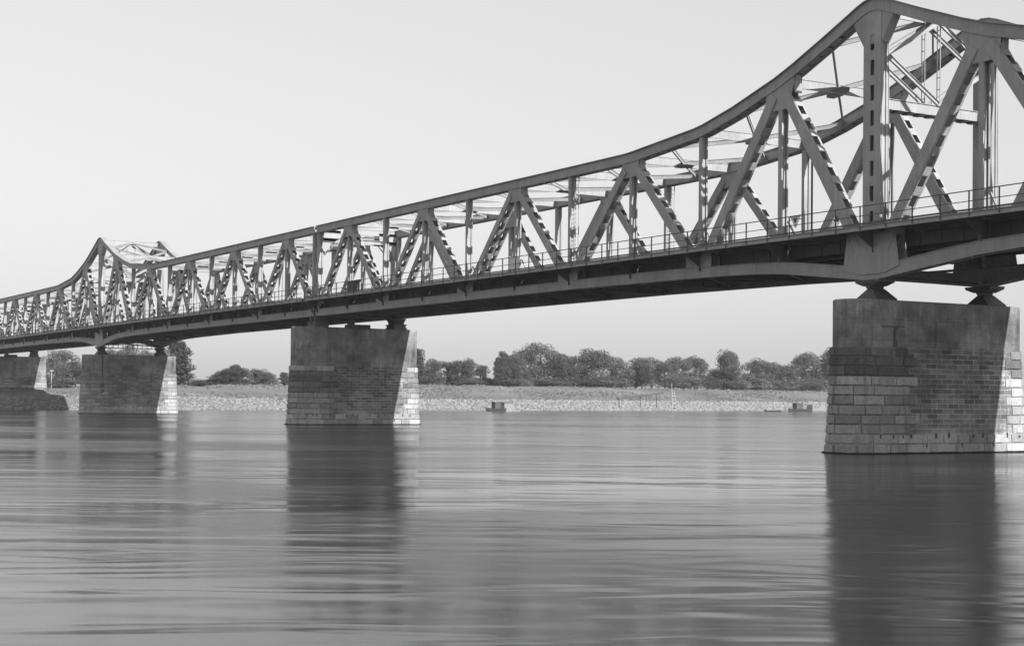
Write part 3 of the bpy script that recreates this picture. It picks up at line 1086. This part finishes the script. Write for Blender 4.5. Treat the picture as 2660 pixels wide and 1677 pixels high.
# riprap: rough stones covering the foot of the bank
rnd = random.Random(1)
m = MB()
ico = [(0, 0, -1), (.72, -.53, -.45), (-.28, -.85, -.45), (-.89, 0, -.45), (-.28, .85, -.45), (.72, .53, -.45),
       (.28, -.85, .45), (-.72, -.53, .45), (-.72, .53, .45), (.28, .85, .45), (.89, 0, .45), (0, 0, 1)]
icf = [(0, 1, 2), (1, 0, 5), (0, 2, 3), (0, 3, 4), (0, 4, 5), (1, 5, 10), (2, 1, 6), (3, 2, 7), (4, 3, 8), (5, 4, 9),
       (1, 10, 6), (2, 6, 7), (3, 7, 8), (4, 8, 9), (5, 9, 10), (6, 10, 11), (7, 6, 11), (8, 7, 11), (9, 8, 11), (10, 9, 11)]
def stone(m, x, y, z, r):
    a = rnd.uniform(0, 6.28); ca, sa = math.cos(a), math.sin(a)
    sx, sy, sz = r*rnd.uniform(0.8, 1.3), r*rnd.uniform(0.7, 1.1), r*rnd.uniform(0.55, 0.85)
    n = len(m.v)
    for (px, py, pz) in ico:
        k = rnd.uniform(0.8, 1.15)
        px, py, pz = px*sx*k, py*sy*k, pz*sz*k
        m.v.append((x+px*ca-py*sa, y+px*sa+py*ca, z+pz))
    m.f += [(n+a_, n+b_, n+c_) for a_, b_, c_ in icf]
y = -45.0
while y < 300:
    for _ in range(11):
        d = rnd.uniform(-0.5, 4.7) if rnd.random() < 0.9 else rnd.uniform(4.5, 7.0)
        yy = y+rnd.uniform(-0.2, 0.2)
        r = rnd.choice([rnd.uniform(0.09, 0.2), rnd.uniform(0.12, 0.26), rnd.uniform(0.2, 0.36)])*(1+max(0, y)/600)
        gx, gy, gzz = gpoint(d, yy)
        stone(m, gx, gy, gzz+r*0.25, r)
    y += 0.27
tag(m.build("riprap_stones", M_ROCK, fix=False), "band of pale rubble stones lining the water's edge of the far bank", "stones", kind='stuff')

# grass tufts
m = MB()
rnd = random.Random(2)
for i in range(15000):
    y = rnd.uniform(-40, 290); d = 4.5+38*rnd.random()
    dens = noise.noise(Vector((shore(y)*0.05-d*0.10, y*0.045, 5)))
    if dens < rnd.uniform(-0.35, 0.25): continue
    gx, gy, g = gpoint(d, y)
    h = rnd.uniform(0.08, 0.18)*(1+max(0, dens)*1.6)
    for _ in range(3):
        a = rnd.uniform(0, 3.14); w = rnd.uniform(0.12, 0.3)
        ox, oy = math.cos(a)*w, math.sin(a)*w
        lx, ly = rnd.uniform(-.15, .15), rnd.uniform(-.15, .15)
        n = len(m.v)
        m.v += [(gx-ox, gy-oy, g-0.05), (gx+ox, gy+oy, g-0.05), (gx+ox*1.2+lx, gy+oy*1.2+ly, g+h*rnd.uniform(0.6, 1)), (gx+lx, gy+ly, g+h), (gx-ox*1.2+lx, gy-oy*1.2+ly, g+h*rnd.uniform(0.5, 0.9))]
        m.f.append((n, n+1, n+2, n+3, n+4))
tag(m.build("bank_grass", M_GRASS, fix=False), "rough tufts of dry grass growing over the far bank", "grass", kind='stuff')

# ------------------------------------------------------------------ trees
def leaf_cloud(m, c, r, n, rnd, size):
    """a clump of leaf-sized faces filling an ellipsoid shell"""
    for _ in range(n):
        while True:
            v = Vector((rnd.uniform(-1, 1), rnd.uniform(-1, 1), rnd.uniform(-1, 1)))
            if 0.05 < v.length < 1: break
        v = v.normalized()*(v.length**0.45)
        p = Vector((c[0]+v.x*r[0], c[1]+v.y*r[1], c[2]+v.z*r[2]))
        nrm = (v + Vector((rnd.uniform(-.8, .8), rnd.uniform(-.8, .8), rnd.uniform(-.5, .9)))).normalized()
        a = nrm.orthogonal().normalized(); b = nrm.cross(a)
        t = rnd.uniform(0, 6.28); a, b = a*math.cos(t)+b*math.sin(t), b*math.cos(t)-a*math.sin(t)
        s = size*rnd.uniform(0.6, 1.3)
        k = len(m.v)
        m.v += [tuple(p+a*s), tuple(p+b*s*0.6), tuple(p-a*s*rnd.uniform(0.7, 1.1)), tuple(p-b*s*0.6)]
        m.f.append((k, k+1, k+2, k+3))

def tree_meshes(kind, seed):
    """unit-size tree: height 1, spread given by kind; returns (trunk MB, crown MB)"""
    rnd = random.Random(seed)
    tr, cr = MB(), MB()
    # spread radius, crown base, clumps, clump radius, leaves per clump
    spec = {'round': (0.46, 0.02, 80, 0.125, 130), 'tall': (0.24, 0.02, 60, 0.085, 120), 'umbrella': (0.44, 0.16, 62, 0.115, 115),
            'broad': (0.66, 0.02, 100, 0.13, 120), 'shrub': (0.60, 0.0, 34, 0.20, 130), 'loose': (0.42, 0.05, 64, 0.105, 105)}[kind]
    R0, zb, nc, rc, nl = spec
    lean = Vector((rnd.uniform(-.05, .05), rnd.uniform(-.05, .05)))
    pts = [Vector((0, 0, -0.03)), Vector((lean.x*.4, lean.y*.4, 0.25)), Vector((lean.x, lean.y, 0.55)), Vector((lean.x*1.4, lean.y*1.4, 0.86))]
    rad = [0.032, 0.024, 0.016, 0.005]
    if kind == 'shrub': rad = [0.02, 0.015, 0.01, 0.004]
    for i in range(3): tr.tube(pts[i], pts[i+1], rad[i], rad[i+1], 7)
    lobes = []
    nl_ = {'tall': 3, 'shrub': 5, 'broad': 7}.get(kind, 5)
    for i in range(nl_):
        a = rnd.uniform(0, 6.28); rr = R0*rnd.uniform(0.25, 0.62); z = rnd.uniform(0.42, 0.80)
        if kind == 'tall': rr *= 0.5; z = 0.3+0.22*i
        if kind == 'umbrella': z = rnd.uniform(0.66, 0.86)
        if kind == 'shrub': z = rnd.uniform(0.3, 0.6)
        lobes.append(Vector((rr*math.cos(a), rr*math.sin(a), z)))
    for i in range(nc):
        if kind in ('umbrella', 'loose', 'round', 'broad', 'shrub'):
            L = rnd.choice(lobes)
            spread = R0*0.46
            if i % 3 == 2:                      # skirts: low boughs reaching toward the ground
                a = rnd.uniform(0, 6.28); q0 = R0*rnd.uniform(0.2, 0.85)
                L = Vector((q0*math.cos(a), q0*math.sin(a), rnd.uniform(zb+rc*0.6, 0.45))); spread = R0*0.15
            c = L + Vector((rnd.gauss(0, .5), rnd.gauss(0, .5), rnd.gauss(0, .42)))*spread
            hmax = 1-rc*0.9
            q = math.hypot(c.x, c.y)/R0
            c.z = min(c.z, hmax*(1-0.35*q*q))
            c.z = max(c.z, zb+rc*0.7)
            if q > 1: c.x /= q; c.y /= q
        else:
            z = zb+rc+(1-2*rc-zb)*(i+0.5)/nc
            w = R0*(1-abs(z-0.42)*0.95)
            a = rnd.uniform(0, 6.28)
            c = Vector((w*0.75*math.cos(a)*rnd.random(), w*0.75*math.sin(a)*rnd.random(), z))
        r = rc*rnd.uniform(0.6, 1.25)
        leaf_cloud(cr, c, (r*1.15, r*1.15, r*0.85), int(nl*(r/rc)**1.5), rnd, 0.0195 if kind != 'shrub' else 0.034)
        if rnd.random() < 0.22 and kind != 'shrub':
            s0 = pts[1].lerp(pts[2], rnd.random())
            tr.tube(s0, s0.lerp(c, 0.8), 0.009, 0.003, 5)
    return tr, cr

KINDS = {}
def proto(kind, seed):
    key = (kind, seed)
    if key not in KINDS:
        tr, cr = tree_meshes(kind, seed)
        a = bpy.data.meshes.new("trunk"); a.from_pydata(tr.v, [], tr.f); a.materials.append(M_BARK)
        b = bpy.data.meshes.new("crown"); b.from_pydata(cr.v, [], cr.f); b.materials.append(M_LEAF[0])
        KINDS[key] = (a, b)
    return KINDS[key]

def plant(name, cat, label, group, kind, seed, x, y, z, h, spread=1.0, rot=0.0, leaf=0):
    t = thing(name, label, cat, (x, y, z), group)
    t.rotation_euler = (0, 0, rot)
    t.scale = (h*spread, h*spread, h)
    a, b = proto(kind, seed)
    for nm, me in (("trunk", a), ("crown", b)):
        o = bpy.data.objects.new(nm, me)
        COL.objects.link(o)
        o.parent = t
        if nm == "crown":
            o.material_slots[0].link = 'OBJECT'
            o.material_slots[0].material = M_LEAF[leaf]
    return t

TREES = [
    ('tall', 1, -280.1, 113.6, 15.26, 3.51, 1, 'narrow dark tree just right of the mid river pier'),
    ('round', 1, -285.7, 120.9, 12.88, 4.58, 0, 'bushy tree second to the right of the mid river pier'),
    ('loose', 1, -290.3, 127.7, 13.20, 5.48, 1, 'tree with a gap of sky under its crown, right of the mid river pier'),
    ('round', 2, -292.9, 135.0, 13.40, 5.15, 0, 'rounded tree in the middle of the low group right of the mid river pier'),
    ('loose', 2, -296.2, 140.7, 12.01, 4.18, 0, 'last small tree of the low group right of the mid river pier'),
    ('shrub', 1, -299.2, 145.6, 8.98, 4.44, 1, 'low dark scrub filling the dip before the pointed double tree'),
    ('tall', 2, -288.5, 142.3, 13.79, 2.68, 1, 'left shoot of the pointed double tree standing before the big grove'),
    ('tall', 3, -290.1, 144.8, 15.32, 2.90, 1, 'taller right shoot of the pointed double tree before the big grove'),
    ('round', 3, -295.8, 152.5, 14.99, 5.93, 0, 'left shoulder tree of the big grove behind the nearer boat'),
    ('broad', 1, -301.0, 162.3, 18.35, 10.60, 0, 'tallest wide tree of the big grove in the middle of the far bank'),
    ('round', 4, -298.4, 168.6, 16.38, 6.51, 1, 'dark tree between the two widest crowns of the big grove'),
    ('broad', 2, -307.6, 182.9, 18.38, 11.00, 0, 'second wide crowned tree at the right part of the big grove'),
    ('loose', 3, -312.3, 194.9, 16.05, 6.20, 2, 'thin outer tree leaning out at the right end of the big grove'),
    ('shrub', 2, -306.0, 193.3, 10.90, 5.44, 0, 'low bush under the right end of the big grove'),
    ('round', 5, -307.6, 200.5, 15.62, 7.10, 2, 'pale rounded tree just right of the gap after the big grove'),
    ('round', 6, -303.5, 199.8, 13.03, 5.00, 1, 'dark lower tree in front of the pale rounded one after the gap'),
    ('umbrella', 1, -318.8, 214.3, 15.90, 5.94, 2, 'pale airy tree left of the white ladder'),
    ('broad', 3, -313.0, 215.2, 14.40, 7.76, 0, 'wide low tree behind the white ladder'),
    ('umbrella', 2, -318.7, 222.6, 16.31, 6.47, 2, 'pale flat topped tree above the white ladder'),
    ('umbrella', 3, -318.4, 230.4, 16.72, 6.03, 0, 'umbrella shaped tree with a bare stem, right of the white ladder'),
    ('shrub', 3, -310.0, 219.9, 10.92, 7.05, 2, 'pale bushes below the umbrella shaped tree'),
    ('shrub', 4, -315.0, 233.1, 11.90, 5.29, 1, 'dark bush between the umbrella shaped tree and the tall lone crown'),
    ('round', 7, -319.0, 241.7, 18.69, 7.58, 0, 'tall lone crown standing above its lower neighbours on the far bank'),
    ('round', 8, -315.6, 239.9, 13.48, 7.28, 1, 'dark under tree at the foot of the tall lone crown'),
    ('shrub', 5, -321.5, 252.6, 12.05, 6.95, 0, 'low scrub right of the tall lone crown'),
    ('round', 9, -326.1, 263.6, 16.71, 8.10, 0, 'rounded tree left of the two small slim crowns on the far bank'),
    ('loose', 4, -330.1, 272.6, 15.82, 5.66, 0, 'loose tree joined to the rounded tree at the left of the slim crowns'),
    ('shrub', 6, -320.4, 256.3, 10.86, 8.71, 2, 'pale bushes in front of the rounded tree toward the right'),
    ('tall', 4, -328.5, 274.2, 14.41, 2.57, 0, 'slimmest small tree on the right part of the far bank'),
    ('loose', 5, -327.3, 277.5, 15.49, 4.63, 1, 'small open tree just right of the slimmest one'),
    ('shrub', 7, -324.1, 276.7, 11.20, 7.67, 0, 'scrub at the foot of the small open tree'),
    ('broad', 4, -335.5, 295.6, 20.08, 11.95, 0, 'big dense tree immediately left of the largest pier'),
    ('round', 10, -332.1, 298.2, 20.99, 6.09, 1, 'highest crown partly hidden behind the left edge of the largest pier'),
    ('shrub', 8, -314.7, 274.9, 9.35, 4.52, 1, 'dark round bush standing in the meadow before the big dense tree'),
    ('shrub', 9, -326.5, 291.4, 11.45, 7.81, 2, 'pale scrub touching the left edge of the largest pier'),
    ('shrub', 10, -257.8, 48.4, 6.31, 2.87, 1, 'small dark round bush between the distant pier and the mid river pier'),
    ('tall', 5, -265.3, 46.3, 14.89, 5.14, 1, 'tall dark tree just right of the distant pier'),
    ('loose', 6, -268.0, 49.5, 8.90, 3.81, 2, 'feathery low tree leaning right beside the tall dark one'),
    ('loose', 7, -276.2, 59.5, 8.19, 3.95, 0, 'small sloping outer tree at the left of the wooded mound'),
    ('round', 11, -274.4, 60.6, 9.53, 4.11, 1, 'left tree of the wooded mound between the two left piers'),
    ('round', 12, -276.1, 63.4, 10.23, 4.33, 1, 'highest tree of the wooded mound between the two left piers'),
    ('loose', 8, -277.7, 66.2, 9.67, 3.64, 0, 'right tree of the wooded mound between the two left piers'),
    ('round', 13, -280.7, 71.1, 9.53, 4.06, 0, 'taller tree of the pair left of the mid river pier'),
    ('round', 14, -281.4, 74.1, 8.29, 4.08, 2, 'lower pale tree of the pair left of the mid river pier'),
    ('tall', 6, -273.6, 75.0, 8.42, 2.19, 0, 'slim tree touching the left edge of the mid river pier'),
    ('shrub', 11, -280.1, 58.9, 6.95, 6.33, 2, 'pale scrub at the foot of the wooded mound'),
    ('shrub', 12, -280.1, 68.0, 6.71, 7.33, 2, 'low pale hedge below the pair of trees left of the mid river pier'),
    ('shrub', 13, -268.0, 58.6, 5.81, 4.39, 1, 'dark bush in front of the wooded mound'),
    ('broad', 5, -257.2, 17.9, 12.46, 5.94, 2, 'large pale tree between the bank pier and the distant pier'),
    ('round', 15, -255.9, 21.2, 9.61, 3.22, 1, 'dark bush like tree left of the distant pier'),
    ('shrub', 14, -246.7, 15.6, 6.72, 5.44, 0, 'undergrowth below the large pale tree near the bank pier'),
    ('round', 16, -285.3, 37.2, 13.77, 3.91, 0, 'tree seen under the bridge above the left end of the distant pier'),
    ('round', 17, -291.5, 42.6, 14.78, 4.18, 2, 'tree seen under the bridge above the middle of the distant pier'),
    ('round', 18, -289.2, 45.8, 14.26, 4.18, 0, 'tree seen under the bridge right of the middle of the distant pier'),
    ('round', 19, -292.2, 50.5, 13.99, 4.05, 1, 'tree seen under the bridge above the right end of the distant pier'),
    ('shrub', 15, -289.9, 130.7, 8.27, 9.16, 0, 'hedge like scrub under the low group right of the mid river pier'),
    ('shrub', 16, -285.3, 119.2, 7.67, 5.96, 1, 'scrub at the foot of the bushy tree right of the mid river pier'),
    ('shrub', 17, -289.9, 148.4, 8.54, 6.24, 2, 'pale bush at the foot of the pointed double tree'),
    ('shrub', 18, -294.7, 161.2, 9.19, 9.60, 0, 'scrub at the left foot of the big grove'),
    ('shrub', 19, -298.6, 173.9, 9.20, 8.73, 1, 'dark scrub at the middle foot of the big grove'),
    ('shrub', 20, -301.9, 184.0, 9.37, 7.78, 0, 'scrub at the right foot of the big grove'),
    ('shrub', 21, -315.2, 242.7, 10.12, 7.29, 2, 'pale scrub right of the dark under tree'),
    ('shrub', 22, -320.2, 264.1, 10.48, 8.78, 0, 'scrub below the loose tree near the slim crowns'),
]
SPREAD = {'round': .42, 'tall': .22, 'umbrella': .40, 'broad': .62, 'shrub': .60, 'loose': .36}
for i, (k, s, x, y, tz, wm, l, lab) in enumerate(TREES):
    g = gpoint(shore(y)-x, y)[2]
    h = max(tz-g, 0.8)*1.03
    nm, ct, gr = ("shrub", "bush", "bushes on the far bank") if k == 'shrub' else ("broadleaf_tree", "tree", "trees along the far bank")
    plant(nm, ct, lab, gr, k, s % 5 if k == 'shrub' else s % 7, x, y, g, h, wm*(1.6 if k == 'shrub' else 1.38)/(2*SPREAD[k]*h), i*1.9, l)


# ------------------------------------------------------------------ things along the water's edge
def boat(name, label, x, y, ang, hull, cabin, poles):
    t = thing(name, label, "boat", (x, y, 0), "fishing boats moored at the far bank")
    t.rotation_euler = (0, 0, ang)
    L, Wd, Hh = hull
    m = MB()
    secs = [(-L/2-0.35, 0.12, 0.30, Hh+0.22), (-L/2+0.4, Wd*0.34, 0.0, Hh+0.05), (-L/4, Wd*0.46, -0.15, Hh), (L/4, Wd*0.46, -0.15, Hh), (L/2-0.1, Wd*0.42, -0.12, Hh+0.04), (L/2, Wd*0.40, 0.0, Hh+0.06)]
    n = 0
    for sx, w, zb, zt in secs:
        m.v += [(sx, -w, zt), (sx, -w*0.75, zb), (sx, w*0.75, zb), (sx, w, zt)]
    for i in range(len(secs)-1):
        a, b = i*4, i*4+4
        for j in range(4):
            m.f.append((a+j, b+j, b+(j+1) % 4, a+(j+1) % 4))
    m.f += [(0, 1, 2, 3), tuple(range(len(m.v)-4, len(m.v)))]
    m.build("hull", M_BOAT, t)
    if cabin:
        cx, cl, ch = cabin
        m = MB(); m.box((cx, 0, Hh+ch/2), (cl, Wd*0.7, ch)); m.build("cabin", M_CABIN, t)
        m = MB(); m.box((cx, 0, Hh+ch+0.04), (cl+0.3, Wd*0.8, 0.08)); m.build("roof", M_BOAT, t)
        m = MB(); m.box((cx, -Wd*0.35-0.01, Hh+ch*0.6), (cl*0.35, 0.03, ch*0.3)); m.build("window", M_BLACK, t)
    for a, b in poles:
        m = MB(); m.tube(a, b, 0.06, 0.04, 6); m.build("pole", M_POLE, t)
    return t
# direction along the shore
SA = math.atan2(1.0, -KB)
boat("fishing_boat", "small dark fishing boat with a square cabin moored below the big grove", -214.6, 98.8, SA, (4.8, 1.7, 0.62), (0.1, 1.6, 1.25), [((5.6, 0, 0.9), (9.0, 0.4, 3.9)), ((0.9, 0.1, 1.98), (4.4, 0.2, 1.94)), ((-2.4, 0, 0.7), (-4.0, 0.2, 1.3))])
t = thing("raft_shed", "pale board shed on a raft beside the small fishing boat below the big grove", "shed", (-216.1, 102.6, 0))
t.rotation_euler = (0, 0, SA)
m = MB(); m.box((0.4, 0, 0.1), (4.8, 1.8, 0.3)); m.build("raft", M_SHED, t)
m = MB(); m.box((-0.3, 0, 1.0), (2.5, 1.3, 1.5)); m.build("wall", M_SHED, t)
m = MB(); m.box((-0.3, 0, 1.79), (2.8, 1.6, 0.08)); m.build("roof", M_POLE, t)
boat("fishing_boat", "larger dark fishing boat with a square cabin moored just left of the largest pier", -231.3, 196.5, SA, (6.6, 1.9, 0.68), (0.2, 2.7, 1.45), [((7.5, 0, 1.0), (12.5, 0.4, 6.4)), ((9.4, 0, 1.4), (13.6, 0.4, 6.7))])
boat("rowing_boat", "low open rowing boat lying left of the larger fishing boat", -229.6, 187.0, SA, (6.0, 1.2, 0.35), None, [])
t = thing("raft_shed", "pale low shed on a raft between the larger fishing boat and the largest pier", "shed", (-234.6, 206.2, 0))
t.rotation_euler = (0, 0, SA)
m = MB(); m.box((0.4, 0, 0.1), (8.0, 1.9, 0.3)); m.build("raft", M_POLE, t)
m = MB(); m.prism([(-3.4, 0.3), (2.4, 0.3), (2.3, 1.2), (1.6, 1.75), (-2.4, 1.95), (-3.4, 1.8)], -0.9, 0.9); m.build("wall", M_SHED, t)
m = MB(); m.box((-1.2, -0.92, 1.15), (0.35, 0.04, 0.4)); m.build("window", M_BLACK, t)
m = MB(); m.tube((6.5, 0, 7.6), (12.5, 0.5, 6.4), 0.22, 0.18, 6); m.build("boom", M_POLE, t)
# white river gauge ladder
t = thing("gauge_ladder", "tall white ladder tower standing in the water at the foot of the far bank", "ladder", (-218.4, 148.2, 0))
t.rotation_euler = (0, 0, SA)
for s in (0, 1):
    m = MB(); m.bar((-0.5 + s*1.6, 0, -0.3), (-0.75+s*0.7, 0, 5.0), 0.12, 0.10); m.build("stile", M_GAUGE, t)
for i in range(6):
    z = 0.4+i*0.8; f = z/5.3
    m = MB(); m.bar((-0.52-0.25*f, 0, z), (1.12-1.12*f*1.0, 0, z), 0.09, 0.09); m.build("rung", M_GAUGE, t)
m = MB(); m.box((-0.8, 0, 5.6), (0.1, 0.1, 1.9)); m.build("post", M_GAUGE, t)
# jetty beam
t = thing("landing_beam", "long dark timber beam reaching from the bank toward the white ladder", "beam", (-219.3, 139.0, 0))
t.rotation_euler = (0, 0, SA)
m = MB(); m.bar((-7.0, 0, 2.9), (8.3, 0, 4.3), 0.40, 0.34); m.build("beam", M_CABIN, t)
for x_, z_ in ((-6.5, 2.8), (0.5, 3.5), (6.0, 4.0)):
    m = MB(); m.bar((x_, 0, 0.8), (x_, 0, z_), 0.14, 0.14); m.build("prop", M_CABIN, t)
m = MB(); m.bar((2.0, 0, 2.0), (7.0, 0, 4.1), 0.12, 0.12); m.build("brace", M_POLE, t)
# trestle by the middle pier
t = thing("timber_trestle", "dark wooden trestle on the bank touching the left edge of the mid river pier", "trestle", (-221.5, 53.0, 1.9))
t.rotation_euler = (0, 0, SA)
m = MB(); m.bar((-1.0, 0, 1.3), (1.6, 0, 1.25), 0.5, 0.14); m.build("top", M_POLE, t)
for x_, x2 in ((-0.8, -0.1), (0.9, -0.1), (1.5, 1.5)):
    m = MB(); m.bar((x_, 0, 1.2), (x2+0.3, 0, -0.3), 0.1, 0.1); m.build("leg", M_POLE, t)
# sign post near the bank pier
t = thing("signpost", "thin white post with a crossbar standing on the bank left of the distant pier", "signpost", (-243.5, 13.2, 3.9))
m = MB(); m.box((0, 0, 1.7), (0.11, 0.11, 3.6)); m.build("post", M_GAUGE, t)
m = MB(); m.box((0, 0, 3.5), (0.4, 0.8, 0.14)); m.build("crossbar", M_GAUGE, t)


# ------------------------------------------------------------------ summer haze over the river
m = MB()
m.box((-1500, 0, 21.5), (8000, 8000, 53))
hz = m.build("haze", bpy.data.materials.new("thin_haze"))
tag(hz, kind='stuff', label="thin pale summer haze over the river and the far bank")
hm = hz.data.materials[0]
hm.use_nodes = True
ht = hm.node_tree
ht.nodes.remove(ht.nodes['Principled BSDF'])
pv = ht.nodes.new('ShaderNodeVolumePrincipled')
pv.inputs['Color'].default_value = (0.6, 0.6, 0.6, 1)
pv.inputs['Density'].default_value = 0.0002
pv.inputs['Anisotropy'].default_value = 0.0
ht.links.new(pv.outputs[0], ht.nodes['Material Output'].inputs['Volume'])
